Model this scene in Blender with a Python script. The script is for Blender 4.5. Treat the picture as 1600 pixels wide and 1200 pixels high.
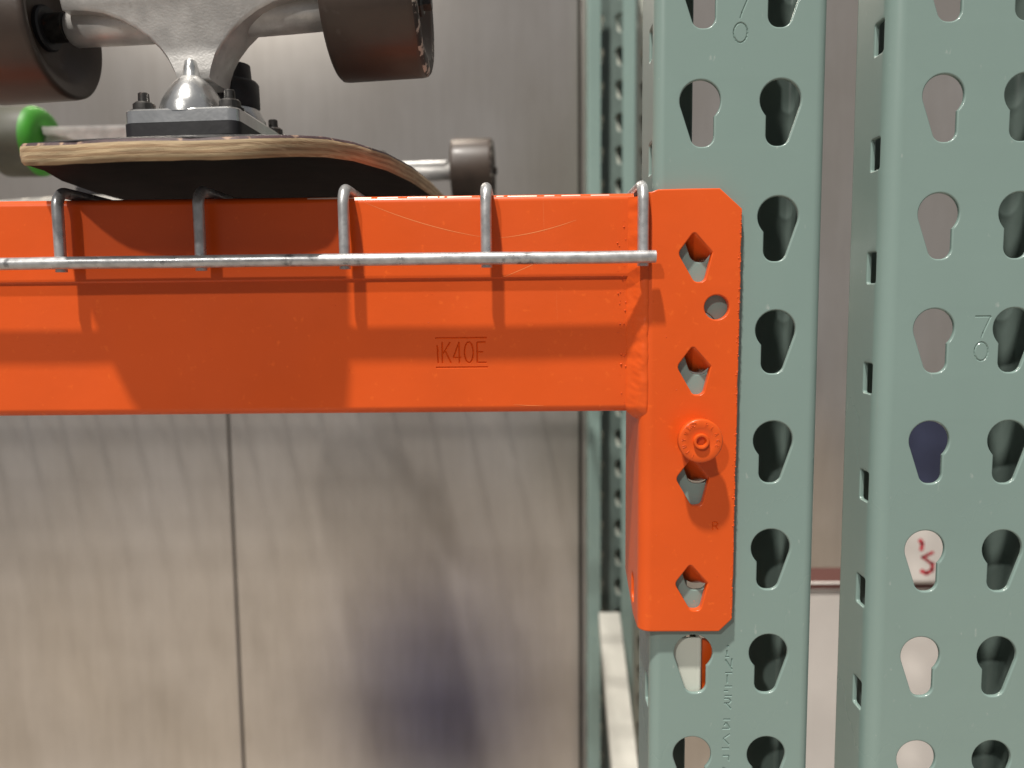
import bpy, bmesh, math, random
from mathutils import Vector, Matrix, noise
R = math.radians
random.seed(7)
sc = bpy.context.scene
for o in list(bpy.data.objects): bpy.data.objects.remove(o)
COL = sc.collection
MM = 0.001

# ------------------------------------------------------------------ camera
cam_d = bpy.data.cameras.new('camera'); cam = bpy.data.objects.new('camera', cam_d); COL.objects.link(cam)
cam_d.sensor_width = 36; cam_d.lens = 36*1250/1600; cam_d.clip_start = 0.01; cam_d.clip_end = 60
yaw, pitch, roll = R(.91), R(5.69), R(-.59)
f = Vector((-math.sin(yaw)*math.cos(pitch), math.cos(yaw)*math.cos(pitch), -math.sin(pitch)))
r = Vector((math.cos(yaw), math.sin(yaw), 0)); u = r.cross(f)
r2 = math.cos(roll)*r + math.sin(roll)*u; u2 = -math.sin(roll)*r + math.cos(roll)*u
m = Matrix((r2, u2, -f)).transposed().to_4x4(); m.translation = Vector((-78.8, -365.7, -97.7))*MM
cam.matrix_world = m
cam_d.dof.use_dof = True; cam_d.dof.focus_distance = 0.368; cam_d.dof.aperture_fstop = 8.0
sc.camera = cam
sc.render.resolution_x, sc.render.resolution_y = 1024, 768

# ------------------------------------------------------------------ world and lamps
w = bpy.data.worlds.new('World'); sc.world = w; w.use_nodes = True
bg = w.node_tree.nodes['Background']; bg.inputs[0].default_value = (.93, .95, 1, 1); bg.inputs[1].default_value = 0.2

def lamp(name, d, dist, power, size, color, target=(-.10, 0, -.15)):
    L = bpy.data.lights.new(name, 'AREA'); L.shape = 'DISK'; L.size = size; L.energy = power; L.color = color
    o = bpy.data.objects.new(name, L); COL.objects.link(o)
    d = Vector(d).normalized(); o.location = Vector(target) - d*dist
    o.rotation_euler = d.to_track_quat('-Z', 'Y').to_euler()
    return o
lamp('high_bay_lamp', (.20, .365, -1), 20.0, 5300, .85, (1, .95, .88))
lamp('aisle_lamp', (.48, 1, -.77), 20.0, 1430, .70, (1, .96, .90))

v = sc.view_settings; v.view_transform = 'Standard'; v.look = 'None'; v.exposure = 0; v.gamma = 1
sc.render.engine = 'CYCLES'; sc.cycles.max_bounces = 8

# ------------------------------------------------------------------ materials
def node_mat(name, col, rough=.5, metal=0, coat=0, var=.0, vscale=40, bump=0, bscale=300, col2=None, c2lo=.5, c2hi=.6, c2scale=60, spec=.5, rvar=0, stretch=None):
    m = bpy.data.materials.new(name); m.use_nodes = True
    n, l = m.node_tree.nodes, m.node_tree.links; b = n['Principled BSDF']
    b.inputs['Roughness'].default_value = rough; b.inputs['Metallic'].default_value = metal
    b.inputs['Coat Weight'].default_value = coat; b.inputs['Coat Roughness'].default_value = .12
    b.inputs['Specular IOR Level'].default_value = spec
    tc = n.new('ShaderNodeTexCoord'); src = tc.outputs['Object']
    if stretch:
        mp = n.new('ShaderNodeMapping'); mp.inputs['Scale'].default_value = stretch
        l.new(src, mp.inputs[0]); src = mp.outputs[0]
    def nz(scale, detail=4):
        t = n.new('ShaderNodeTexNoise'); t.inputs['Scale'].default_value = scale; t.inputs['Detail'].default_value = detail
        l.new(src, t.inputs['Vector']); return t.outputs['Fac']
    def mixc(a, bcol, fac):
        x = n.new('ShaderNodeMix'); x.data_type = 'RGBA'
        if isinstance(a, tuple): x.inputs['A'].default_value = (*a, 1)
        else: l.new(a, x.inputs['A'])
        x.inputs['B'].default_value = (*bcol, 1); l.new(fac, x.inputs['Factor']); return x.outputs['Result']
    def ramp(fac, lo, hi):
        x = n.new('ShaderNodeMapRange'); x.inputs['From Min'].default_value = lo; x.inputs['From Max'].default_value = hi
        l.new(fac, x.inputs['Value']); return x.outputs[0]
    c = tuple(col)
    if var:
        dark = tuple(k*(1-var) for k in col)
        c = mixc(c, dark, ramp(nz(vscale), .35, .65))
    if col2: c = mixc(c, col2, ramp(nz(c2scale, 6), c2lo, c2hi))
    if isinstance(c, tuple): b.inputs['Base Color'].default_value = (*c, 1)
    else: l.new(c, b.inputs['Base Color'])
    if rvar:
        mr = n.new('ShaderNodeMapRange'); mr.inputs['From Min'].default_value = .3; mr.inputs['From Max'].default_value = .7
        mr.inputs['To Min'].default_value = rough-rvar; mr.inputs['To Max'].default_value = rough+rvar
        l.new(nz(vscale*.7, 6), mr.inputs['Value']); l.new(mr.outputs[0], b.inputs['Roughness'])
    if bump:
        bp = n.new('ShaderNodeBump'); bp.inputs['Strength'].default_value = 1; bp.inputs['Distance'].default_value = bump
        l.new(nz(bscale, 3), bp.inputs['Height']); l.new(bp.outputs[0], b.inputs['Normal'])
    return m

GREEN = node_mat('green_paint', (.236, .328, .297), .30, 0, .35, .09, 9, .00005, 120, (.36, .42, .39), .70, .80, 320, rvar=.07, stretch=(1, 1, .5))
INNER = node_mat('darker_inner_green', (.155, .205, .184), .38, 0, .1, .15, 30)  # darker green for the inside faces of the posts
GREEN2 = node_mat('pale_green_paint', (.62, .65, .57), .4, 0, .1, .08, 14)
ORANGE = node_mat('orange_paint', (.75, .100, .012), .36, 0, .10, .08, 22, .00007, 170, (.80, .125, .016), .64, .76, 300, spec=.35, rvar=.08)
ORANGE_SC = node_mat('scraped_orange_paint', (.85, .30, .10), .5)
GALV = node_mat('galvanised_wire', (.58, .58, .58), .36, .6, 0, .25, 260, .00004, 400, (.2, .2, .205), .64, .72, 130, rvar=.12)
DARKSTEEL = node_mat('dark_steel', (.10, .095, .09), .4, .8, 0, .4, 300, .0001, 500, (.16, .08, .05), .6, .7, 200)
CAST = node_mat('cast_aluminium', (.66, .64, .61), .42, .35, 0, .2, 120, .00012, 900, (.42, .40, .38), .66, .76, 200, rvar=.1)
BRIGHT = node_mat('polished_aluminium', (.74, .74, .73), .24, .9, 0, .15, 90, .0001, 350)
BLACK = node_mat('black_rubber', (.018, .017, .019), .5, 0, 0, .3, 100, .0001, 300)
TYRE = node_mat('brown_urethane', (.062, .042, .031), .45, 0, .03, .25, 60, .00006, 350, (.105, .088, .074), .66, .80, 90)
CHIP = node_mat('worn_urethane', (.035, .028, .024), .6, 0, 0, .3, 200, .0006, 260, (.42, .38, .33), .55, .60, 240)
GRIP = node_mat('worn_grip_tape', (.014, .009, .0085), .85, 0, 0, .4, 80, .0002, 1500, spec=.1)
PLY1 = node_mat('pale_maple_ply', (.50, .37, .22), .75, 0, 0, .3, 130, .00025, 600, (.30, .18, .09), .60, .72, 240, stretch=(.35, .35, 3))
PLY2 = node_mat('tan_maple_ply', (.37, .24, .13), .75, 0, 0, .35, 130, .00025, 600, (.46, .33, .20), .55, .68, 200, stretch=(.35, .35, 3))
PLY3 = node_mat('dark_top_ply', (.08, .045, .05), .6, 0, 0, .3, 120, .0004, 500, (.40, .26, .18), .56, .64, 180)
WOODPALE = node_mat('pale_bare_wood', (.62, .53, .40), .6, 0, 0, .3, 60, .0002, 300, stretch=(1, .15, 1))
GREYDECK = node_mat('grey_scuffed_deck', (.40, .38, .35), .6, 0, 0, .35, 60, .0002, 300, (.6, .55, .48), .56, .64, 70, stretch=(1, .3, 1))
GREYTYRE = node_mat('olive_grey_urethane', (.085, .085, .06), .5, 0, 0, .3, 50)
GREENCORE = node_mat('bright_green_urethane', (.055, .32, .025), .5, 0, 0, .2, 60)
def wall_mat():
    m = bpy.data.materials.new('brushed_steel_sheet'); m.use_nodes = True
    n, l = m.node_tree.nodes, m.node_tree.links; n.remove(n['Principled BSDF'])
    tc = n.new('ShaderNodeTexCoord')
    def nz(scale, st, det=5):
        mp = n.new('ShaderNodeMapping'); mp.inputs['Scale'].default_value = st; l.new(tc.outputs['Object'], mp.inputs[0])
        t = n.new('ShaderNodeTexNoise'); t.inputs['Scale'].default_value = scale; t.inputs['Detail'].default_value = det; l.new(mp.outputs[0], t.inputs['Vector']); return t.outputs['Fac']
    def mix(fac, a, b):
        x = n.new('ShaderNodeMix'); x.data_type = 'RGBA'; x.inputs['A'].default_value = (*a, 1); x.inputs['B'].default_value = (*b, 1)
        r_ = n.new('ShaderNodeMapRange'); r_.inputs['From Min'].default_value = .32; r_.inputs['From Max'].default_value = .68
        l.new(fac, r_.inputs['Value']); l.new(r_.outputs[0], x.inputs['Factor']); return x.outputs['Result']
    d = n.new('ShaderNodeBsdfDiffuse'); g = n.new('ShaderNodeBsdfGlossy'); g.distribution = 'BECKMANN'; g.inputs['Roughness'].default_value = .295
    l.new(mix(nz(5, (1, 1, .6)), (.56, .52, .49), (.44, .39, .34)), d.inputs['Color'])
    fin = n.new('ShaderNodeMath'); fin.operation = 'MULTIPLY_ADD'; fin.inputs[1].default_value = .25
    big = n.new('ShaderNodeMath'); big.operation = 'MULTIPLY'; big.inputs[1].default_value = .75; l.new(nz(6, (1, 1, .8), 8), big.inputs[0])
    l.new(nz(70, (1, 1, .12), 4), fin.inputs[0]); l.new(big.outputs[0], fin.inputs[2])
    l.new(mix(fin.outputs[0], (.76, .71, .65), (.52, .475, .42)), g.inputs['Color'])
    bp = n.new('ShaderNodeBump'); bp.inputs['Distance'].default_value = .00010; l.new(nz(20, (1, 1, .5)), bp.inputs['Height']); l.new(bp.outputs[0], g.inputs['Normal'])
    ms = n.new('ShaderNodeMixShader'); ms.inputs[0].default_value = .76
    l.new(d.outputs[0], ms.inputs[1]); l.new(g.outputs[0], ms.inputs[2]); l.new(ms.outputs[0], n['Material Output'].inputs[0])
    return m
WALLM = wall_mat()
SEAM = node_mat('dark_seam_backing', (.10, .095, .09), .6, .3)  # dark backing that shows in the joints between wall panels
WHITECARD = node_mat('white_cardboard', (.74, .69, .64), .65, 0, 0, .10, 12)
BROWNTAPE = node_mat('red_brown_tape', (.10, .035, .028), .5)
REDPRINT = node_mat('red_print', (.62, .04, .06), .6, 0, 0, .3, 60)
NAVY = node_mat('navy_card', (.035, .042, .085), .6, 0, 0, .2, 30)

# ------------------------------------------------------------------ helpers (millimetres in, metres out)
ORG = {}
def finish(name, bm, mats, parent=None, angle=38, smooth=True, wn=False, origin=None):
    """bm holds world millimetres (or root-local ones when the root has an ORG of zero)."""
    o0 = ORG.get(parent.name, Vector()) if parent else Vector(origin or (0, 0, 0))
    bmesh.ops.recalc_face_normals(bm, faces=bm.faces)
    for vv in bm.verts: vv.co = (vv.co - o0)*MM
    if smooth:
        for fc in bm.faces: fc.smooth = True
        for e in bm.edges:
            e.smooth = len(e.link_faces) == 2 and e.calc_face_angle(0) < R(angle)
    me = bpy.data.meshes.new(name); bm.to_mesh(me); bm.free()
    for mt in (mats if isinstance(mats, (list, tuple)) else [mats]): me.materials.append(mt)
    o = bpy.data.objects.new(name, me); COL.objects.link(o)
    if parent: o.parent = parent; ORG[o.name] = o0
    else: o.location = o0*MM; ORG[o.name] = o0
    if wn:
        md = o.modifiers.new('wn', 'WEIGHTED_NORMAL'); md.keep_sharp = True
    return o
def root(name, loc, label, cat, group=None):
    o = bpy.data.objects.new(name, None); COL.objects.link(o); o.empty_display_size = .02
    o.location = Vector(loc)*MM; ORG[o.name] = Vector(loc); o['label'] = label; o['category'] = cat
    if group: o['group'] = group
    return o
def tagged(o, label, cat, group=None):
    o['label'] = label; o['category'] = cat
    if group: o['group'] = group
    return o

def box(bm, x0, x1, y0, y1, z0, z1, bev=0, seg=2, mat=0):
    g = bmesh.ops.create_cube(bm, size=1)
    vs = g['verts']
    for q in vs: q.co = Vector(((x0+x1)/2 + q.co.x*(x1-x0), (y0+y1)/2 + q.co.y*(y1-y0), (z0+z1)/2 + q.co.z*(z1-z0)))
    fs = {fc for q in vs for fc in q.link_faces}
    for fc in fs: fc.material_index = mat
    if bev:
        es = list({e for q in vs for e in q.link_edges})
        bmesh.ops.bevel(bm, geom=es, offset=bev, segments=seg, affect='EDGES', profile=.5)

def tube(bm, pts, rad, n=12, cap=True, mat=0):
    pts = [Vector(p) for p in pts]; rings = []
    t0 = (pts[1]-pts[0]).normalized(); up = Vector((0, 0, 1)) if abs(t0.z) < .9 else Vector((1, 0, 0))
    nrm = (up - t0*up.dot(t0)).normalized()
    for i, p in enumerate(pts):
        t = ((pts[min(i+1, len(pts)-1)] - pts[max(i-1, 0)])).normalized()
        nrm = (nrm - t*nrm.dot(t)).normalized(); bn = t.cross(nrm)
        rr = rad[i] if isinstance(rad, (list, tuple)) else rad
        rings.append([bm.verts.new(p + nrm*rr*math.cos(2*math.pi*k/n) + bn*rr*math.sin(2*math.pi*k/n)) for k in range(n)])
    for a, b in zip(rings, rings[1:]):
        for k in range(n):
            bm.faces.new((a[k], a[(k+1) % n], b[(k+1) % n], b[k])).material_index = mat
    if cap: bm.faces.new(rings[0][::-1]).material_index = mat; bm.faces.new(rings[-1]).material_index = mat

def lathe(bm, prof, M, n=48, mats=None):
    """prof: (axial, radius) list, axis = local Z, transformed by M."""
    rings = []
    for a, rr in prof:
        rings.append([bm.verts.new(M @ Vector((rr*math.cos(2*math.pi*k/n), rr*math.sin(2*math.pi*k/n), a))) for k in range(n)] if rr > 1e-6 else [bm.verts.new(M @ Vector((0, 0, a)))])
    for i, (a, b) in enumerate(zip(rings, rings[1:])):
        for k in range(n):
            q = [a[k % len(a)], a[(k+1) % len(a)], b[(k+1) % len(b)], b[k % len(b)]]
            q = list(dict.fromkeys(q))
            if len(q) > 2:
                fc = bm.faces.new(q)
                if mats: fc.material_index = mats[i]

def rounded_poly(pts, n=6):
    """pts: (x, z, radius) corners -> polyline with rounded corners."""
    out = []
    N = len(pts)
    for i in range(N):
        p = Vector(pts[i][:2]); a = Vector(pts[i-1][:2]); b = Vector(pts[(i+1) % N][:2]); rad = pts[i][2]
        if rad <= 0: out.append(tuple(p)); continue
        d1 = (a-p).normalized(); d2 = (b-p).normalized()
        th = math.acos(max(-1, min(1, d1.dot(d2)))); tl = min(rad/math.tan(th/2), (a-p).length*.49, (b-p).length*.49)
        rr = tl*math.tan(th/2); c = p + (d1+d2).normalized()*(rr/math.sin(th/2))
        s, e = p+d1*tl - c, p+d2*tl - c
        a0 = math.atan2(s.y, s.x); da = (math.atan2(e.y, e.x)-a0+math.pi) % (2*math.pi)-math.pi
        for k in range(n+1): t = a0+da*k/n; out.append((c.x+rr*math.cos(t), c.y+rr*math.sin(t)))
    return out

def sheet(outline, holes, t, bev):
    """flat plate with holes, bevelled rims; returned bmesh has (u, z, w) with w in -t/2..t/2."""
    cu = bpy.data.curves.new('tmp', 'CURVE'); cu.dimensions = '2D'; cu.fill_mode = 'BOTH'
    cu.extrude = t/2-bev; cu.bevel_depth = bev; cu.offset = -bev; cu.bevel_resolution = 2
    for pl in [outline]+holes:
        s = cu.splines.new('POLY'); s.points.add(len(pl)-1); s.use_cyclic_u = True
        for q, p in zip(s.points, pl): q.co = (p[0], p[1], 0, 1)
    ob = bpy.data.objects.new('tmp', cu); COL.objects.link(ob)
    dg = bpy.context.evaluated_depsgraph_get()
    me = bpy.data.meshes.new_from_object(ob.evaluated_get(dg))
    bpy.data.objects.remove(ob); bpy.data.curves.remove(cu)
    bm = bmesh.new(); bm.from_mesh(me); bpy.data.meshes.remove(me)
    bmesh.ops.remove_doubles(bm, verts=bm.verts, dist=2e-3)
    bmesh.ops.recalc_face_normals(bm, faces=bm.faces)
    return bm

def grooves(strokes, surf, depth, hw):
    """V-groove cutters along polylines lying in a (u, z) plane; w is up."""
    bm = bmesh.new()
    for st in strokes:
        for a, b in zip(st, st[1:]):
            a, b = Vector(a), Vector(b); d = (b-a).normalized(); nn = Vector((-d.y, d.x))
            e = .25*hw; top = surf+.3; k = (depth+.3)/depth*hw
            A, B = a-d*e, b+d*e
            P = lambda c, s, z: bm.verts.new((c.x+nn.x*s, c.y+nn.y*s, z))
            f1 = [P(A, -k, top), P(A, k, top), P(A+d*hw*.4, 0, surf-depth)]
            f2 = [P(B, -k, top), P(B, k, top), P(B-d*hw*.4, 0, surf-depth)]
            bm.faces.new(f1); bm.faces.new(f2[::-1])
            for i in range(3): bm.faces.new((f1[i], f2[i], f2[(i+1) % 3], f1[(i+1) % 3]))
    bmesh.ops.recalc_face_normals(bm, faces=bm.faces)
    return bm

def cut(bm, cutter):
    def tmp(b):
        me = bpy.data.meshes.new('t'); b.to_mesh(me); b.free(); o = bpy.data.objects.new('t', me); COL.objects.link(o); return o
    a, c = tmp(bm), tmp(cutter)
    md = a.modifiers.new('b', 'BOOLEAN'); md.operation = 'DIFFERENCE'; md.object = c; md.solver = 'EXACT'; md.use_self = True
    dg = bpy.context.evaluated_depsgraph_get(); me = bpy.data.meshes.new_from_object(a.evaluated_get(dg))
    out = bmesh.new(); out.from_mesh(me)
    for o in (a, c): d = o.data; bpy.data.objects.remove(o); bpy.data.meshes.remove(d)
    bpy.data.meshes.remove(me)
    return out

def bender(segs, rad, start, heading):
    """path of straights joined by quarter turns to the left (+1) or right (-1); returns map(u)->(pos, normal) and breakpoints."""
    items = []; u0 = 0; p = Vector(start); h = heading
    for ln, turn in segs:
        items.append(('L', u0, ln, p.copy(), h)); p = p + Vector((math.cos(h), math.sin(h)))*ln; u0 += ln
        if turn:
            al = rad*math.pi/2; c = p + Vector((-math.sin(h), math.cos(h)))*rad*turn
            items.append(('A', u0, al, c.copy(), h, turn)); h2 = h+turn*math.pi/2
            p = c + Vector((math.sin(h2), -math.cos(h2)))*rad*turn; h = h2; u0 += al
    def mp(uu):
        for it in items:
            if uu <= it[1]+it[2]+1e-9 or it is items[-1]:
                t = uu-it[1]
                if it[0] == 'L':
                    d = Vector((math.cos(it[4]), math.sin(it[4]))); return it[3]+d*t, Vector((d.y, -d.x))
                h = it[4]+it[5]*t/rad; d = Vector((math.cos(h), math.sin(h)))
                return it[3]+Vector((d.y, -d.x))*rad*it[5], Vector((d.y, -d.x))
    cuts = []
    for it in items:
        if it[0] == 'A': cuts += [it[1]+it[2]*k/7 for k in range(8)]
    return mp, cuts, items, u0

def bend(bm, mp, cuts, t):
    for c in cuts:
        bmesh.ops.bisect_plane(bm, geom=bm.verts[:]+bm.edges[:]+bm.faces[:], plane_co=(c, 0, 0), plane_no=(1, 0, 0), dist=1e-4)
    for q in bm.verts:
        p, nn = mp(q.co.x); wv = q.co.z - t/2
        q.co = Vector((p.x+nn.x*wv, p.y+nn.y*wv, q.co.y))

# ------------------------------------------------------------------ setting: back wall of steel sheets
def plain_wall():
    bm = bmesh.new(); box(bm, -3000, 2500, 1012, 1030, -2599, 1500)
    o = finish('wall', bm, SEAM, None, smooth=False); o['kind'] = 'structure'
    for i, (x0, x1) in enumerate(((-2300, -595.3), (-591.0, 14), (20, 1250))):
        bm = bmesh.new(); box(bm, x0, x1, 1000, 1011, -2590, 1490, 1.5, 2)
        p = finish('wall_panel', bm, WALLM, o, wn=True)
plain_wall()
FLOORM = node_mat('polished_concrete', (.34, .295, .245), .45, 0, 0, .12, 1.5)
bm = bmesh.new(); q = [bm.verts.new(p) for p in ((-6000, -7000, -2600), (6000, -7000, -2600), (6000, 1030, -2600), (-6000, 1030, -2600))]; bm.faces.new(q)
fo = finish('floor', bm, FLOORM, None, smooth=False); fo['kind'] = 'structure'

# ------------------------------------------------------------------ uprights
def teardrop(cx, ztop, s):
    """s=+1: notch on the right."""
    rr = 9.05; cz = ztop-rr; P = []
    # upper circle, anticlockwise from notch corner to the left tangent point
    a0 = -math.acos(6.2/rr); a1 = math.pi+R(24)
    for k in range(25): a = a0+(a1-a0)*k/24; P.append((rr*math.cos(a), rr*math.sin(a)))
    # left slant down to the small bottom arc, flat bottom, right arc, vertical notch side
    bz = -(28.8-rr); br = 4.6
    lx, lz = P[-1]
    for k in range(8): a = math.pi+R(24)+(math.pi/2-R(24))*k/7; P.append((1.0+br*math.cos(a)-.6, bz+br+br*math.sin(a)))
    for k in range(8): a = -math.pi/2+(math.pi/2)*k/7; P.append((6.2-br+br*math.cos(a), bz+br+br*math.sin(a)))
    return [(cx+s*x, cz+z) for x, z in P]

N70 = lambda cx, z: [[(cx-3.4, z), (cx+3.6, z), (cx+.6, z-7), (cx-.2, z-9.6)],
                     [(cx+3.0*math.cos(a*math.pi/8), z-15.7+4.2*math.sin(a*math.pi/8)) for a in range(17)]]
def post_text(cx0):
    # punched mill marking reading down the post
    T = [[(118, 62), (140, 70)], [(122, 110), (124, 165)], [(105, 180), (145, 185)], [(105, 212), (178, 325)], [(168, 290), (175, 200)],
         [(105, 358), (180, 358)], [(130, 375), (131, 470)], [(105, 505), (180, 505)], [(95, 555), (140, 555)], [(105, 608), (180, 608)],
         [(100, 640), (150, 640), (172, 668), (150, 690), (100, 690)], [(120, 692), (172, 752)],
         [(95, 868), (168, 868)], [(125, 900), (165, 968)], [(125, 900), (105, 938)], [(85, 970), (165, 970)],
         [(165, 1030), (97, 1080), (160, 1150)], [(85, 1188), (160, 1188)],
         [(95, 1270), (160, 1270), (160, 1330)], [(95, 1400), (160, 1440), (95, 1480)]]
    s = 54.5/1200*1.0
    return [[(cx0+(x-130)*s, -256.6-y*s) for x, y in st] for st in T]

def make_post(name, parent, x0, y0, zlo, zhi, strokes, flip=False, lipl=25, lipr=20, mat=None, W=76.2, hx0=20.3, r_=5.0):
    D, t = 41.3, 2.3
    sd = D-2*r_
    mp, cuts, items, U = bender([(lipl-r_, 1), (sd, 1), (W-2*r_, 1), (sd, 1), (lipr-r_, 0)], r_, (x0+lipl, y0+D), math.pi)
    ul, uf, ur = items[2][1], items[4][1], items[6][1]
    holes = []
    k0, k1 = int(-zhi//50.8), int(-zlo//50.8)+1
    for k in range(k0, k1+1):
        z = -k*50.8
        if z < zhi-6 and z-29 > zlo+6:
            holes.append(teardrop(uf+hx0-r_, z, 1)); holes.append(teardrop(uf+hx0+35.4-r_, z, -1))
        zs = -32-k*50.8
        if zlo+10 < zs < zhi-10:
            for us in (ul+sd+r_-15.5, ur-r_+6.5):
                holes.append(rounded_poly([(us, zs-7, 1), (us+9, zs-7, 1), (us+9, zs+7, 1), (us, zs+7, 1)], 3))
    bm = sheet([(0, zlo), (U, zlo), (U, zhi), (0, zhi)], holes, t, .75)
    if strokes:
        st = [[(uf-r_+x-x0, z) for x, z in s] for s in strokes]
        bm = cut(bm, grooves(st, t/2, .5, .5))
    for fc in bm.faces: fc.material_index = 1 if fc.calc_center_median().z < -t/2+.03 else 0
    bend(bm, mp, cuts, t)
    if flip:
        for q in bm.verts: q.co.y = 2*y0+D-q.co.y
    return finish(name, bm, [mat or GREEN, INNER], parent, wn=True)

XL, XR = -20.3, 80.6
fl = root('upright_frame', (XL+38, 20, -700), 'sage green perforated upright holding the orange beam bracket', 'rack upright')
make_post('post', fl, XL, 0, -700, 420, N70(17.2, 35.5) + post_text(16.3))
make_post('rear_post', fl, 21.5, 905, -1300, 420, None, flip=True, lipl=21, lipr=22)
# diagonal brace: lit channel falling towards the front post
bm = bmesh.new()
a, b = Vector((56, 900, -600)), Vector((30, 44, -905))
d = (b-a).normalized(); side = Vector((1, 0, 0)); up = side.cross(d).normalized(); up = up if up.z > 0 else -up
for s0, s1, h0, h1 in ((-17, 17, -2.2, 0), (-17, -14.8, -25, -2.2), (14.8, 17, -25, -2.2)):
    q = [bm.verts.new(p+side*s+up*h) for p in (a, b) for s in (s0, s1) for h in (h0, h1)]
    for ix in ((0, 1, 3, 2), (4, 6, 7, 5), (0, 4, 5, 1), (2, 3, 7, 6), (0, 2, 6, 4), (1, 5, 7, 3)): bm.faces.new([q[i] for i in ix])
finish('diagonal_brace', bm, node_mat('dusty_cream_paint', (.47, .46, .41), .6, 0, 0, .2, 20), fl, smooth=False)
bm = bmesh.new(); box(bm, -14.5, 2.6, 3.3, 5.0, -301, -257, .5); box(bm, 2.2, 4.2, 3.3, 20, -301, -257, .5)
finish('brace_foot', bm, GREEN2, fl, wn=True)
bm = bmesh.new(); box(bm, 5.5, 17, 7, 8.5, -296, -259, .5)
finish('keeper_clip', bm, ORANGE, fl, wn=True)

fr = root('upright_frame', (XR+38, 16, -700), 'sage green perforated upright standing free at the right edge', 'rack upright')
make_post('post', fr, XR, -3.8, -700, 420, N70(126.3, -105.2) + N70(126.3, -105.2-508) + N70(126.3, 402.8), lipr=27, W=84, hx0=24.3, r_=7.5)

fb = root('rear_rack_post', (110, 1000, -800), 'pale green post of the rack row behind, blurred in the gap', 'rack upright')
make_post('post', fb, 62, 950, -1300, 420, None, mat=GREEN2)

# ------------------------------------------------------------------ beam
XE = -29.0
bmr = root('shelf_beam', (-500, 30, -148), 'orange box beam with welded end bracket carrying the wire deck', 'beam')
ZT, ZB, ZS = -48.4, -147.6, -85.9
prof = []   # (y, z) outline seen from the end, front is -y
prof = rounded_poly([(.6, ZT, 3.2), (.6, ZS+.5, .3), (1.25, ZS-.2, .0), (1.25, ZB, 3.6), (42, ZB, 3.6), (42, ZT-41, 2), (34, ZT-41, 1), (34, ZT, 3)], 5)
bm = bmesh.new()
xs = [XE, -60, -140, -400, -900, -1500]
rings = [[bm.verts.new((x, y, z)) for y, z in prof] for x in xs]
for A, B in zip(rings, rings[1:]):
    for k in range(len(prof)): bm.faces.new((A[k], A[(k+1) % len(prof)], B[(k+1) % len(prof)], B[k]))
bm.faces.new(rings[0]); bm.faces.new(rings[-1][::-1])
bmesh.ops.recalc_face_normals(bm, faces=bm.faces)
# stamped mark: map photo-like glyph grid to the face
gx = lambda x: -119.6+(x-400)*(23.6/800); gz = lambda y: -112.8-(y-385)*(13.4/455)
K = [[(400, 385), (1200, 385)], [(402, 845), (1212, 845)], [(425, 500), (440, 600)], [(430, 590), (440, 775)], [(505, 450), (505, 775)],
     [(630, 450), (520, 625)], [(555, 590), (638, 775)], [(770, 775), (770, 450), (678, 692), (800, 692)],
     [(1180, 455), (1050, 455), (1050, 772), (1190, 772)], [(1050, 608), (1140, 608)],
     [(920+68*math.sin(k*math.pi/9), 612-162*math.cos(k*math.pi/9)) for k in range(19)]]
K = [[(gx(x), gz(y)) for x, y in s] for s in K]
cb = grooves(K, 0, .6, .42)
for q in cb.verts: q.co = Vector((q.co.x, 1.25-q.co.z, q.co.y))
bmesh.ops.recalc_face_normals(cb, faces=cb.faces)
bm = cut(bm, cb)
finish('beam_tube', bm, ORANGE, bmr, angle=28, wn=True)

# bracket
T = 4.2; RB = 6.0; YF = -4.6
XB0, XB1 = -26.6, 18.2
legd = 50
mp, cuts, items, U = bender([(legd-RB, 1), (XB1-XB0-RB, 0)], RB, (XB0, YF+legd), -math.pi/2)
ufb = items[2][1]; ux = lambda x: ufb + x-XB0-RB
zt, zb = -47.6, -250.6
rnd = random.Random(3)
edge = [(ux(XB1-1.4*(i/60))+rnd.uniform(-.22, .18), zb+8+(zt-8-zb-8)*(1-(i/60)) if False else (zt-9)+((zb+6)-(zt-9))*i/60) for i in range(61)][::-1]
out = [(0, -160), (0, -237), (30, zb+.6), (44, zb), (ux(-8), zb), (ux(10.8), zb)] + edge + [(ux(8.2), zt), (ux(-5), zt), (ux(-19), zt-.2), (ux(-22), zt-1.2), (30, zt-1.2), (0, zt-1.2)]
hp = rounded_poly([(-2.9, 0, 1.2), (-10, -9.4, 3.0), (-2.6, -22.2, 2.6), (2.0, -22.2, 2.6), (5.2, -9.2, .6)], 5)
ht = [-66.4, -117.2, -168.6, -218.2]
holes = [[(ux(x), z+h) for x, z in hp] for h in ht]
holes.append([(ux(7.5)+5.5*math.cos(a*math.pi/16), -100+5.5*math.sin(a*math.pi/16)) for a in range(32)])
ov = rounded_poly([(24, -229, 4.5), (33, -229, 4.5), (33, -244, 4.5), (24, -244, 4.5)], 6)
holes.append(ov)
bm = sheet(out, holes, T, .65)
Rg = [[(7.2, -202), (7.2, -198.3), (8.9, -198.3), (9.6, -199.3), (8.9, -200.2), (7.2, -200.2)], [(8.4, -200.2), (9.7, -202)]]
bm = cut(bm, grooves([[(ux(x), z) for x, z in s] for s in Rg], T/2, .4, .3))
bend(bm, mp, cuts, T)
brk = finish('end_bracket', bm, ORANGE, bmr, angle=34, wn=True)
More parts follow.
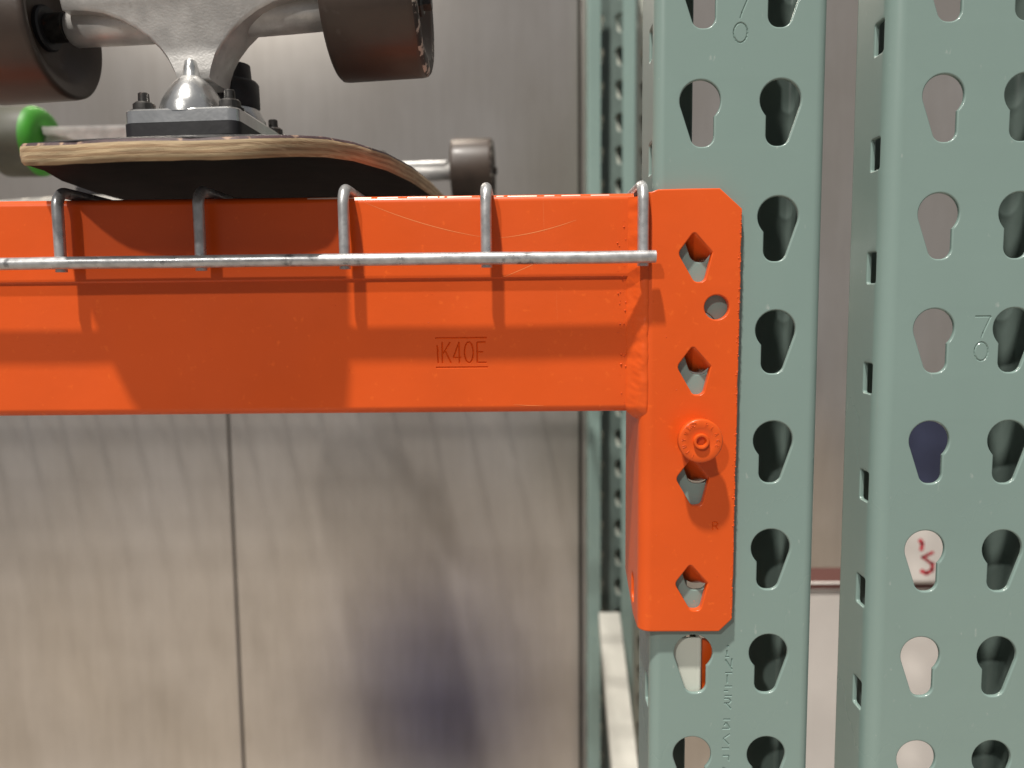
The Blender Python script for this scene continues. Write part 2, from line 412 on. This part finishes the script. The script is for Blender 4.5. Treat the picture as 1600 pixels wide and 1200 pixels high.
# pressed hooks: tongues folding from each hole's upper right rim into the post
for h in ht:
    bm = bmesh.new(); n, mrows = 10, 10; g = []
    for i in range(mrows+1):
        t = i/mrows; row = []
        for j in range(n+1):
            s = j/n
            S = Vector((-3.4+(5.0+3.4)*s, 1.3*(1-s)+(-9.0)*s + 1.2*math.sin(math.pi*s)))
            E0 = Vector((-6.2, -7.0)); E1 = Vector((-2.4, -13.2)); E2 = Vector((4.0, -13.0))
            Eq = (1-s)**2*E0 + 2*s*(1-s)*(E1*1.25-(E0+E2)*.125) + s*s*E2
            p = S.lerp(Eq, t); yy = YF+.1 + 12.5*(max(0, t-.05)**1.0)*min(1, .35+t*2.2)
            row.append(bm.verts.new((p.x, yy, p.y+h)))
        g.append(row)
    for i in range(mrows):
        for j in range(n): bm.faces.new((g[i][j], g[i][j+1], g[i+1][j+1], g[i+1][j]))
    bmesh.ops.recalc_face_normals(bm, faces=bm.faces)
    bmesh.ops.solidify(bm, geom=bm.faces[:], thickness=2.6)
    for q in bm.verts:
        if q.co.y < YF+.25: q.co.y = YF+.25
    finish('hook_tab', bm, ORANGE, brk, angle=50)
# weld bead between tube and bracket
bm = bmesh.new(); g = []
NZ, NX = 150, 14
for i in range(NZ+1):
    t = i/NZ; z = -50.5 - t*100.5; row = []
    xa, xb = -32.4, -22.5
    for j in range(NX+1):
        s = j/NX; x = xa+(xb-xa)*s
        wob = noise.noise(Vector((x*.25, z*.16, 3)))*.5 + noise.noise(Vector((x*.5+z*.30, z*.40, 7)))*.22 + noise.noise(Vector((x*.9+z*.6, z*1.3, 1)))*.10
        base = 1.0 + (-4.3-1.0)*(3*s*s-2*s*s*s)
        bul = (1.2+wob*(1.2 if z < -85 else .7))*math.sin(math.pi*s)
        x2 = x + .7*noise.noise(Vector((z*.2, 2, j*.01)))
        y = base-bul + (.6 if j in (0, NX) else 0)
        if t > .94:
            k = (t-.94)/.06; x2 += 5.0*k*k*(1-.3*s); y += 1.4*k
        row.append(bm.verts.new((x2, y, z)))
    g.append(row)
for i in range(NZ):
    for j in range(NX): bm.faces.new((g[i][j], g[i][j+1], g[i+1][j+1], g[i+1][j]))
finish('weld_bead', bm, ORANGE, bmr, angle=80)
# paint and weld spatter
bm = bmesh.new(); rnd = random.Random(5)
def blob(x, y, z, rr):
    bmesh.ops.create_icosphere(bm, subdivisions=1, radius=rr, matrix=Matrix.Translation((x, y, z)))
for k in range(44):
    z = rnd.choice((rnd.uniform(-146, -92), rnd.uniform(-110, -60))); x = -32.2-abs(rnd.gauss(0, 2.4)); blob(x, (1.15 if z < ZS else .55), z, rnd.choice((.1, .14, .18, .3, .42)))
for k in range(36): blob(rnd.uniform(-300, -40), 1.2 if (zz := rnd.uniform(-145, -90)) else 0, zz, rnd.uniform(.08, .22))
for k in range(26): blob(rnd.uniform(-21, 16), YF, rnd.uniform(-245, -55), rnd.uniform(.08, .26))
for k in range(210): zz = rnd.uniform(-244, -58); blob(18.0-1.4*((zz+56.6)/-188)-abs(rnd.gauss(0, .55)), YF+rnd.uniform(.0, .25), zz, rnd.uniform(.14, .42))
for z in (-125.5, -121): blob(-34.5, 1.1, z, .55)
sp = finish('paint_spatter', bm, ORANGE, bmr, angle=80); sp['kind'] = 'stuff'
# scratches in the paint
def scratch(pts, wd):
    bm = bmesh.new(); L = []
    for i, (x, z) in enumerate(pts):
        y = (.6 if z > ZS else 1.25)-.035
        hw = wd*(.25+.75*math.sin(math.pi*(i+.5)/len(pts)))
        L.append((bm.verts.new((x, y, z+hw)), bm.verts.new((x+hw*.6, y, z-hw))))
    for a, b in zip(L, L[1:]): bm.faces.new((a[0], b[0], b[1], a[1]))
    finish('scratch', bm, ORANGE_SC, bmr)
def arc(p0, p1, sag, n=14): return [(p0[0]+(p1[0]-p0[0])*k/n, p0[1]+(p1[1]-p0[1])*k/n - sag*4*(k/n)*(1-k/n)) for k in range(n+1)]
scratch(arc((-152, -50.5), (-96, -67.5), 2.0), .13)
scratch(arc((-90, -67.8), (-55, -60.2), 1.2), .13)
scratch(arc((-88, -85.3), (-71, -78.2), .2), .11)
scratch(arc((-69.8, -50.5), (-69.4, -66), .1), .10)
scratch(arc((-67.6, -50.3), (-64.8, -58.6), -.6), .12)
scratch(arc((-64, -92), (-63.6, -106), .05), .07)
scratch(arc((-84, -143.8), (-70, -144.4), .2), .09)
# highlight on the rounded top front corner, painted as pale dashes
rnd = random.Random(11)
bm = bmesh.new(); x = -40.0
while x > -175:
    L = rnd.uniform(2, 16); hw = rnd.uniform(.10, .3)
    q = [bm.verts.new(p) for p in ((x, 1.45, ZT-.78+hw), (x-L, 1.45, ZT-.78+hw*.6), (x-L, 1.25, ZT-1.0-hw*.4), (x, 1.25, ZT-1.0-hw*.4))]
    bm.faces.new(q); x -= L+rnd.uniform(.5, 5)
finish('edge_highlight', bm, node_mat('painted_edge_highlight', (.8, .62, .5), .35, .3), bmr)

# locking pin
pin = Matrix.Translation((-1.6, 0, -158.4)) @ Matrix.Rotation(R(90), 4, 'X')   # local z -> -y
bm = bmesh.new()
YD = 17.4
lathe(bm, [(0, 7.4), (YD-4.4, 7.4), (YD-4.2, 9.2), (YD-3.6, 9.75), (YD-.7, 9.75), (YD-.25, 9.55), (YD, 9.1), (YD, 6.0), (YD-.12, 5.7), (YD-.18, 3.45), (YD+1.1, 3.45), (YD+1.55, 3.2), (YD+1.65, 2.8), (YD+1.5, 2.3), (YD+.6, 1.95), (YD-.6, 1.7), (YD-.8, 0)], pin, 56)
lp = finish('lock_pin', bm, ORANGE, bmr, angle=45)
bm = bmesh.new()
# low raised lettering round the rim of the pin head
GL = {'L': [[(-1, 2), (-1, -2), (1, -2)]], 'A': [[(-1.1, -2), (0, 2), (1.1, -2)], [(-.6, -.6), (.6, -.6)]], 'K': [[(-1, 2), (-1, -2)], [(1, 2), (-1, 0), (1, -2)]],
      'E': [[(1, 2), (-1, 2), (-1, -2), (1, -2)], [(-1, 0), (.7, 0)]], 'R': [[(-1, -2), (-1, 2), (.8, 2), (1, 1), (.8, 0), (-1, 0)], [(0, 0), (1, -2)]],
      'T': [[(-1.1, 2), (1.1, 2)], [(0, 2), (0, -2)]], 'I': [[(0, 2), (0, -2)]], 'N': [[(-1, -2), (-1, 2), (1, -2), (1, 2)]], 'U': [[(-1, 2), (-1, -1.4), (0, -2), (1, -1.4), (1, 2)]], 'Y': [[(-1, 2), (0, 0), (1, 2)], [(0, 0), (0, -2)]]}
for ch, ang in zip('RLAKE', (72, 48, 24, 2, -18)): 
    for st in GL[ch]:
        pts = []
        for x, y in st:
            a = R(ang)-x*.42/7.4; rr = 7.5+y*.42; pts.append(pin @ Vector((rr*math.cos(a), rr*math.sin(a), YD+.02)))
        tube(bm, pts, .17, 6)
for ch, ang in zip('ITUYN', (-118, -140, -163, 175, 152)):
    for st in GL[ch]:
        pts = []
        for x, y in st:
            a = R(ang)-x*.42/7.4; rr = 7.5+y*.42; pts.append(pin @ Vector((rr*math.cos(a), rr*math.sin(a), YD+.02)))
        tube(bm, pts, .17, 6)
rnd = random.Random(2)
for k in range(34):
    a = R(rnd.uniform(104, 136)); rr = rnd.uniform(6.7, 9.0)
    p = pin @ Vector((rr*math.cos(a), rr*math.sin(a), YD)); bmesh.ops.create_icosphere(bm, subdivisions=1, radius=rnd.uniform(.16, .38), matrix=Matrix.Translation(p))
finish('raised_lettering', bm, ORANGE, lp, angle=80)

# ------------------------------------------------------------------ wire deck
dk = root('wire_deck', (-600, 450, -46), 'galvanised wire deck whose hooks drape over the orange beam', 'wire deck')
RW = 2.5; ZW = -45.8
def hook_path(x, jit):
    pts = []
    for y in (936, 700, 400, 150, 30): pts.append((x+jit*(y/936), y, ZW))
    cy, cz, rr = -.4, ZW-7.0, 7.0
    for k in range(9):
        a = math.pi/2 + math.pi/2*k/8; pts.append((x, cy+rr*math.cos(a), cz+rr*math.sin(a)))
    pts.append((x, -7.4, -65)); pts.append((x, -7.4, -81.4))
    back = [(x+jit, 940, ZW-1), (x+jit, 943, ZW-5), (x+jit, 943, ZW-60)]
    return back[::-1] + pts
hx = [-26.0, -95.2, -158.2, -222.6, -285.6] + [-285.6-63.6*k for k in range(1, 18)]
rnd = random.Random(4)
for x in hx:
    bm = bmesh.new(); tube(bm, hook_path(x, rnd.uniform(-3, 3)), RW, 14); finish('deck_wire', bm, GALV, dk, angle=60)
bm = bmesh.new(); N = 60
tube(bm, [(-21.2-1400*k/N, -12.6+.25*noise.noise(Vector((k*.4, 0, 0))), -77.6+.022*0-.35*noise.noise(Vector((k*.35, 5, 0))) + .0018*(k*23)*.06) for k in range(N+1)], 2.75, 16)
finish('front_wire', bm, GALV, dk, angle=60)
for i, y in enumerate(list(range(62, 930, 92)) + [947.5]):
    bm = bmesh.new(); zz = ZW-5.1 if y < 940 else ZW-58
    tube(bm, [(-20, y, zz), (-700, y, zz), (-1380, y, zz)], RW, 10); finish('cross_wire', bm, GALV, dk, angle=60)

# ------------------------------------------------------------------ skateboards
def deck_mesh(parent, L, W, kick, mats, thick=8.8, tailw=55):
    """mats: [bottom graphic side (up), ply a, ply b, ply top, grip (down)]"""
    def hw(vv):   # half width along the board
        e = min(vv, L-vv)
        tab = [(0, tailw-24), (.8, tailw-16), (2.2, tailw-9), (4.5, tailw-2.5), (8, tailw+2), (14, tailw+6.5), (24, tailw+12), (38, tailw+19), (60, tailw+26.5), (90, W-9.5), (130, W-3.5), (180, W-.8), (250, W)]
        for (a, wa), (b, wb) in zip(tab, tab[1:]):
            if e <= b: return wa+(wb-wa)*(e-a)/(b-a)
        return W
    def zt(vv):
        e = min(vv, L-vv); return -kick*(max(0, 72-e)/72)**1.6
    vs = [0, .8, 2.2, 4.5, 8, 14, 24, 38, 60, 90, 130, 180, 250]; vs = vs + [L-q for q in vs[::-1]]
    NS = 20
    def pos(i, s, dz, grow=0):
        vv = vs[i]; e = min(vv, L-vv); sg = -1 if vv < L/2 else 1
        x = s*hw(vv); y = vv + sg*3*(1-s*s)*math.exp(-e/30)
        conc = -4.0*abs(s)**2.4*min(1, e/70)
        return Vector((x, y, zt(vv)+conc+dz))
    bm = bmesh.new(); top = []; bot = []
    for i in range(len(vs)):
        top.append([bm.verts.new(pos(i, -1+2*j/NS, 0)) for j in range(NS+1)]); bot.append([bm.verts.new(pos(i, -1+2*j/NS, -thick)) for j in range(NS+1)])
    for i in range(len(vs)-1):
        for j in range(NS):
            bm.faces.new((top[i][j], top[i][j+1], top[i+1][j+1], top[i+1][j])).material_index = 0
            bm.faces.new((bot[i][j], bot[i+1][j], bot[i+1][j+1], bot[i][j+1])).material_index = 4
    n = len(vs)
    loop = [(0, j) for j in range(NS+1)] + [(i, NS) for i in range(1, n)] + [(n-1, j) for j in range(NS-1, -1, -1)] + [(i, 0) for i in range(n-2, 0, -1)]
    NL = 7; layers = [[top[i][j] for i, j in loop]]
    rn = random.Random(9)
    for k in range(1, NL):
        row = []
        for q, (i, j) in enumerate(loop):
            a, b = top[i][j].co, bot[i][j].co
            p0, p1 = loop[q-1], loop[(q+1) % len(loop)]
            tg = top[p1[0]][p1[1]].co-top[p0[0]][p0[1]].co; nn = Vector((tg.y, -tg.x, 0)).normalized()
            bl = 1.3*math.sqrt(max(0, 1-(2*k/NL-1)**2)) + rn.uniform(-.14, .14)
            row.append(bm.verts.new(a.lerp(b, k/NL)+nn*bl))
        layers.append(row)
    layers.append([bot[i][j] for i, j in loop])
    for k in range(NL):
        A, B = layers[k], layers[k+1]
        for q in range(len(loop)):
            fc = bm.faces.new((A[q], B[q], B[(q+1) % len(loop)], A[(q+1) % len(loop)])); fc.material_index = 3 if k == 0 else (1 if k % 2 else 2)
    return finish('deck', bm, mats, parent, angle=50)

def rot(M, bm):
    for q in bm.verts: q.co = M @ q.co
def add_truck(parent, M, mats, wr=34, ww=52, tilt=0, zax=62, half=82, wheel_face=None):
    """M: board-local placement; x across, -y is the pivot side, z up from the board."""
    CAST_, RIS, TY = mats
    def F(name, bm, mat, par=parent, **k): rot(M, bm); return finish(name, bm, mat, par, **k)
    bm = bmesh.new(); g = rounded_poly([(-27, -40, 5), (27, -40, 5), (27, 40, 5), (-27, 40, 5)], 4)
    def prism(bm, g, z0, z1, inset=0):
        a = [bm.verts.new((x, y, z0)) for x, y in g]; b = [bm.verts.new((x*(1-inset), y*(1-inset*.7), z1)) for x, y in g]
        bm.faces.new(a[::-1]); bm.faces.new(b)
        for k in range(len(g)): bm.faces.new((a[k], a[(k+1) % len(g)], b[(k+1) % len(g)], b[k]))
    prism(bm, [(x*1.01, y*1.01) for x, y in g], 0.2, 6.2); ris = F('riser_pad', bm, RIS)
    bm = bmesh.new(); prism(bm, g, 6.4, 11.8); prism(bm, g, 11.8, 12.6, .025)
    # pivot housing
    Q = Matrix.Translation((0, -24, 11.5))
    pr = [(0, 15.8), (4, 15.4), (7, 14.2), (11, 11.6), (15, 8.4), (17.2, 5.6), (18, 4.6), (22, 3.6), (25, 2.8), (26, 1.6), (26.3, 0)]
    lathe(bm, pr, Q @ Matrix.Diagonal((.97, 1.05, 1.05, 1)), 32)
    # kingpin seat
    lathe(bm, [(0, 17), (6, 16.5), (10, 14.5), (12, 13.5), (12.2, 0)], Matrix.Translation((4, 16, 12)), 32)
    base = F('baseplate', bm, BRIGHT if CAST_ is CAST else CAST_, angle=42)
    for sx in (-1, 1):
        for y in (-31, 30):
            bm = bmesh.new(); Q = Matrix.Translation((sx*20.5, y, 12.6))
            lathe(bm, [(0, 6.4), (1, 6.4), (1.1, 5.0), (4.0, 5.0), (5.0, 3.9), (5.0, 2.6), (9.0, 2.5), (9.4, 2.1), (9.4, 0)], Q, 12); F('bolt', bm, DARKSTEEL, base, angle=30)
    # hanger, tilted about its middle
    TL = Matrix.Translation((0, -11, zax)) @ Matrix.Rotation(R(-tilt), 4, 'Y')
    bm = bmesh.new()
    half_o = [(61, 3.5), (50, 2.6), (41, 0.8), (33, -2.6), (26, -7.0), (20, -12), (15, -17.5), (11.5, -23), (9, -29), (8, -33)]
    def outline(dy, top, sc_):
        rt = [(x*sc_, z) for x, z in half_o]; lt = [(-x, z) for x, z in rt[::-1]]
        return [(x, dy, z) for x, z in [(62*sc_, top)]+rt+lt+[(-62*sc_, top)]]
    rings = [outline(-10.5, 11, .97), outline(-12, 10, 1.0)[:], outline(10, 10.5, 1.0), outline(11.5, 9.5, .97)]
    # front and back rims pulled in a little for a cast edge radius
    for ri in (0, 3): rings[ri] = [(x, y, z+1.2 if z < 5 else z-1.2) for x, y, z in rings[ri]]
    rings[0] = [(x, -13.2, z) for x, y, z in rings[0]]; rings[3] = [(x, 11.6, z) for x, y, z in rings[3]]
    VV = [[bm.verts.new(TL @ Vector(p)) for p in rg] for rg in rings]
    for A, B in zip(VV, VV[1:]):
        for k in range(len(A)): bm.faces.new((A[k], A[(k+1) % len(A)], B[(k+1) % len(A)], B[k]))
    nn = len(VV[0])
    for rg, fl_ in ((VV[0], False), (VV[-1], True)):
        for k in range(nn//2):
            q = [rg[k], rg[k+1], rg[nn-2-k], rg[nn-1-k]]; q = list(dict.fromkeys(q))
            if len(q) > 2:
                try: bm.faces.new(q[::-1] if fl_ else q)
                except ValueError: pass
    AX = TL @ Matrix.Rotation(R(90), 4, 'Y')
    lathe(bm, [(-66, 0), (-66, 7.5), (-64, 8.8), (-45, 9.2), (0, 9.8), (45, 9.2), (64, 8.8), (66, 7.5), (66, 0)], TL @ Matrix.Translation((0, 3.0, 0)) @ Matrix.Rotation(R(90), 4, 'Y'), 28)
    hg = F('hanger', bm, CAST_, angle=48)
    bm = bmesh.new(); lathe(bm, [(-74, 0), (-74, 4), (74, 4), (74, 0)], TL @ Matrix.Rotation(R(90), 4, 'Y') @ Matrix.Diagonal((1, 1, 1.42, 1)), 16); F('axle', bm, DARKSTEEL, hg)
    bm = bmesh.new(); lathe(bm, [(0, 13), (1.5, 14), (13, 14), (14.5, 13), (15, 10.5), (23, 10), (24, 0)], Matrix.Translation((4, 16, 24)), 32); F('bushing', bm, BLACK, hg)
    bm = bmesh.new(); lathe(bm, [(0, 9.5), (6, 9.5), (6.5, 8), (6.5, 4), (12, 4), (12, 0)], Matrix.Translation((4, 18, 68)), 6); F('kingpin_nut', bm, DARKSTEEL, hg, angle=20)
    for sx in (-1, 1):
        h = ww/2
        C = TL @ Matrix.Translation((sx*half, 0, 0)) @ Matrix.Rotation(R(90*sx), 4, 'Y')   # local z points outward
        bm = bmesh.new()
        k = wr/34
        prf = [(-h+11, 10.5*k), (-h+11, 16*k), (-h+9, 19*k), (-h+4.5, 24.5*k), (-h+3.4, 25.6*k), (-h+2.6, 27*k), (-h+.6, 31.6*k), (-h+.6, 32.6*k), (-h+1.6, 33.7*k), (-h+4, 34*k), (h-4.5, 34*k), (h-2.2, 33.6*k), (h-.9, 32.4*k), (h-.2, 30.4*k), (h-.5, 26*k), (h-1, 24*k), (h-6, 18*k), (h-7, 12*k), (h-7, 10.5*k)]
        if wheel_face: prf = [(-h+2.4, 5*k), (-h+1.6, 9*k), (-h+1, 13*k), (-h+.5, 17*k), (-h+.4, 21*k), (-h+.8, 24*k), (-h+1.6, 27*k), (-h+3.2, 30*k), (-h+6, 32.5*k), (-h+10, 34*k)] + prf[10:]
        mi = [0]*18
        mt = [TY, TY]
        if wheel_face: mt = [TY, wheel_face]; mi = [1]*9 + [0]*4 + [1]*5
        elif TY is TYRE: mt = [TY, CHIP]; mi = [0]*11 + [1]*3 + [0]*4
        lathe(bm, prf, C, 64, mi); wh = F('wheel', bm, mt, angle=60)
        bm = bmesh.new(); lathe(bm, [(-h+8.6, 4.2), (-h+8.2, 5), (-h+8.2, 10), (-h+9, 10.8), (h-7, 10.8), (h-6, 10), (h-6, 5), (h-6.4, 4.2)], C, 32); F('bearing', bm, BLACK, wh)
        bm = bmesh.new(); lathe(bm, [(h-6, 6.5), (h-2, 6.5), (h-1, 5.5), (h-1, 4), (h+3, 3.9), (h+3, 0)], C, 6); F('axle_nut', bm, DARKSTEEL, wh, angle=20)
        bm = bmesh.new(); lathe(bm, [(-h+8.4, 4.2), (-h+8.4, 7), (-half+66+.2, 7), (-half+66+.2, 4.2)], C, 20); F('axle_spacer', bm, DARKSTEEL, wh)

def board(loc, yaw_, roll_, pit, label, mats, L, W, kick, tailw, truck_mats, t0, t1, dx=0, **kw):
    o = root('skateboard', loc, label, 'skateboard'); ORG[o.name] = Vector()
    o.rotation_euler = (R(pit), R(roll_), R(yaw_))
    deck_mesh(o, L, W, kick, mats, tailw=tailw)
    add_truck(o, Matrix.Translation((dx, t0, 0)), truck_mats, **kw)
    add_truck(o, Matrix.Translation((0, t1, 0)) @ Matrix.Rotation(math.pi, 4, 'Z'), truck_mats, **{**kw, 'tilt': 0})
    return o
board((-232.5, -45, -18.8), -1.3, -.8, 0, 'upside-down skateboard with brown wheels, its worn tail overhanging the orange beam',
      [BLACK, PLY1, PLY2, PLY3, GRIP], 645, 93, 13, 47, (CAST, BLACK, TYRE), 95, 546, tilt=1.6, ww=45, half=89, dx=-5)
board((-434, 255, -1), -1.5, 0, 0, 'upside-down pale wood skateboard with green wheel sides, blurred farther back on the deck',
      [GREYDECK, WOODPALE, WOODPALE, WOODPALE, GREYDECK], 620, 100, 30, 66, (CAST, BLACK, GREYTYRE), 104, 520, wr=30, ww=42, zax=50, half=84, wheel_face=GREENCORE)

# ------------------------------------------------------------------ goods behind the right upright
bm = bmesh.new(); box(bm, 190, 620, 520, 566, -900, -424, 3); box(bm, 188, 622, 517, 569, -424, -414, 2, mat=1)
tagged(finish('carton', bm, [WHITECARD, BROWNTAPE], None, wn=True, origin=(405, 660, -900)), 'large white carton with red-brown lid edge behind the uprights', 'carton')
pk = root('white_pack', (440, 560, -414), 'white pack with red print seen through the right upright holes', 'pack')
bm = bmesh.new(); box(bm, 322, 560, 505, 566, -413.5, -330, 6, 3); finish('pack_body', bm, WHITECARD, pk, wn=True)
bm = bmesh.new()
for st, rr in (([(357, -362), (360, -366), (359, -373)], 2.2), ([(360, -382), (366, -379), (372, -376)], 1.7), ([(361, -381), (366, -385), (371, -389)], 1.6), ([(360, -397), (366, -400), (372, -396), (372, -388)], 2.2),
               ([(385, -360), (392, -372), (386, -384)], 2), ([(400, -362), (400, -392), (412, -392)], 2.2), ([(425, -362), (438, -362), (438, -392), (425, -392)], 2.2)):
    for a, b in zip(st, st[1:]):
        a, b = Vector((a[0], 0, a[1])), Vector((b[0], 0, b[1])); d = (b-a).normalized(); n = Vector((-d.z, 0, d.x))*rr
        y = Vector((0, 504.8, 0)); bm.faces.new([bm.verts.new(p+y) for p in (a-d*rr*.5+n, b+d*rr*.5+n, b+d*rr*.5-n, a-d*rr*.5-n)])
finish('red_print', bm, REDPRINT, pk)
bm = bmesh.new(); box(bm, 336, 575, 512, 566, -329.5, -205, 3, 2)
tagged(finish('navy_box', bm, NAVY, None, wn=True, origin=(445, 575, -330)), 'navy blue box on the white pack behind the right upright', 'box')

# ------------------------------------------------------------------ shopper in the aisle, seen only as the blue blur in the steel sheets
def person(loc, label, jcol, tcol):
    rt = root('person', loc, label, 'person'); ORG[rt.name] = Vector()
    V, E, RD = [], [], []
    def add(p, rad, par=None):
        V.append(Vector(p)*MM); RD.append(rad*MM); i = len(V)-1
        if par is not None: E.append((par, i))
        return i
    pel = add((0, 0, 960), 150); sp = add((0, 8, 1120), 138, pel); ch = add((0, 4, 1300), 150, sp); nb = add((0, -8, 1432), 78, ch)
    nk = add((0, 4, 1495), 56, nb); hd = add((0, 18, 1575), 84, nk); ht_ = add((0, 10, 1655), 76, hd)
    add((0, 104, 1572), 13, hd)                       # nose
    for sx in (-1, 1):
        add((sx*82, 6, 1580), 14, hd)                 # ear
        h = add((sx*95, 0, 900), 95, pel); k = add((sx*102, 12, 500), 62, h); a = add((sx*106, -14, 95), 42, k); t = add((sx*116, 90, 45), 40, a); add((sx*120, 165, 32), 28, t)
        sh = add((sx*172, -4, 1392), 72, ch); el = add((sx*345, -40, 1150), 48, sh); wr_ = add((sx*236, 62, 1000), 32, el); pm = add((sx*232, 88, 938), 34, wr_)
        for j, (oy, ln) in enumerate(((26, 76), (10, 84), (-7, 78), (-23, 62))):
            b = add((sx*232, 96+oy, 906), 10, pm); c = add((sx*228, 104+oy, 906-ln*.55), 9, b); add((sx*220, 104+oy*.9, 906-ln), 8, c)
        b = add((sx*222, 124, 950), 11, pm); c = add((sx*214, 142, 922), 10, b); add((sx*210, 146, 896), 8, c)
    me = bpy.data.meshes.new('t'); me.from_pydata(V, E, []); o = bpy.data.objects.new('t', me); COL.objects.link(o)
    o.modifiers.new('s', 'SKIN'); o.modifiers.new('u', 'SUBSURF').levels = 2
    for i, q in enumerate(me.skin_vertices[0].data): q.radius = (RD[i], RD[i]*(.78 if i in (pel, sp, ch) else 1)); q.use_root = i == pel
    dg = bpy.context.evaluated_depsgraph_get(); bmz = bpy.data.meshes.new_from_object(o.evaluated_get(dg))
    bpy.data.objects.remove(o)
    def from_body(name, test, grow, mat):
        bm = bmesh.new(); bm.from_mesh(bmz); bm.normal_update()
        nm = {q: q.normal.copy() for q in bm.verts}
        if test:
            bmesh.ops.delete(bm, geom=[fc for fc in bm.faces if not test(fc.calc_center_median()/MM)], context='FACES')
        for q in bm.verts: q.co = (q.co + nm[q]*grow*MM)/MM
        left = set(bm.verts); best = set()
        while left:                                   # keep the largest connected piece
            st = [left.pop()]; isl = set(st)
            while st:
                for e in st.pop().link_edges:
                    for q in e.verts:
                        if q in left: left.discard(q); isl.add(q); st.append(q)
            if len(isl) > len(best): best = isl
        bmesh.ops.delete(bm, geom=[q for q in bm.verts if q not in best], context='VERTS')
        return finish(name, bm, mat, rt, angle=80)
    skin = node_mat('skin', (.42, .26, .19), .5); jk = node_mat('blue_jacket', jcol, .8); tr = node_mat('blue_jeans', tcol, .85)
    hr = node_mat('dark_hair', (.03, .022, .018), .5); sh_ = node_mat('dark_shoes', (.05, .05, .05), .5)
    from_body('body', None, 0, skin)
    from_body('jacket', lambda c: 930 < c.z < 1462 and not (abs(c.x) > 190 and c.z < 1015), 30, jk)
    from_body('trousers', lambda c: 90 < c.z < 975 and abs(c.x) < 195, 9, tr)
    from_body('hair', lambda c: c.z > 1600 + (c.y-20)*.6 and abs(c.x) < 88 and c.z > 1560, 9, hr)
    for sx in (-1, 1):
        from_body('shoe', lambda c, sx=sx: c.z < 100 and c.x*sx > 40 and c.x*sx < 190, 7, sh_)
        bm = bmesh.new(); bmesh.ops.create_uvsphere(bm, u_segments=12, v_segments=8, radius=9, matrix=Matrix.Translation((sx*31, 92, 1592))); finish('eye', bm, node_mat('eye', (.7, .7, .68), .2), rt)
    bm = bmesh.new(); box(bm, -24, 24, 88, 97, 1526, 1534, 3); finish('mouth', bm, node_mat('lips', (.36, .15, .13), .5), rt)
    bpy.data.meshes.remove(bmz)
person((-360, -200, -2600), 'person in blue jacket and jeans, a blurred reflection in the steel wall', (.035, .06, .30), (.16, .24, .42))
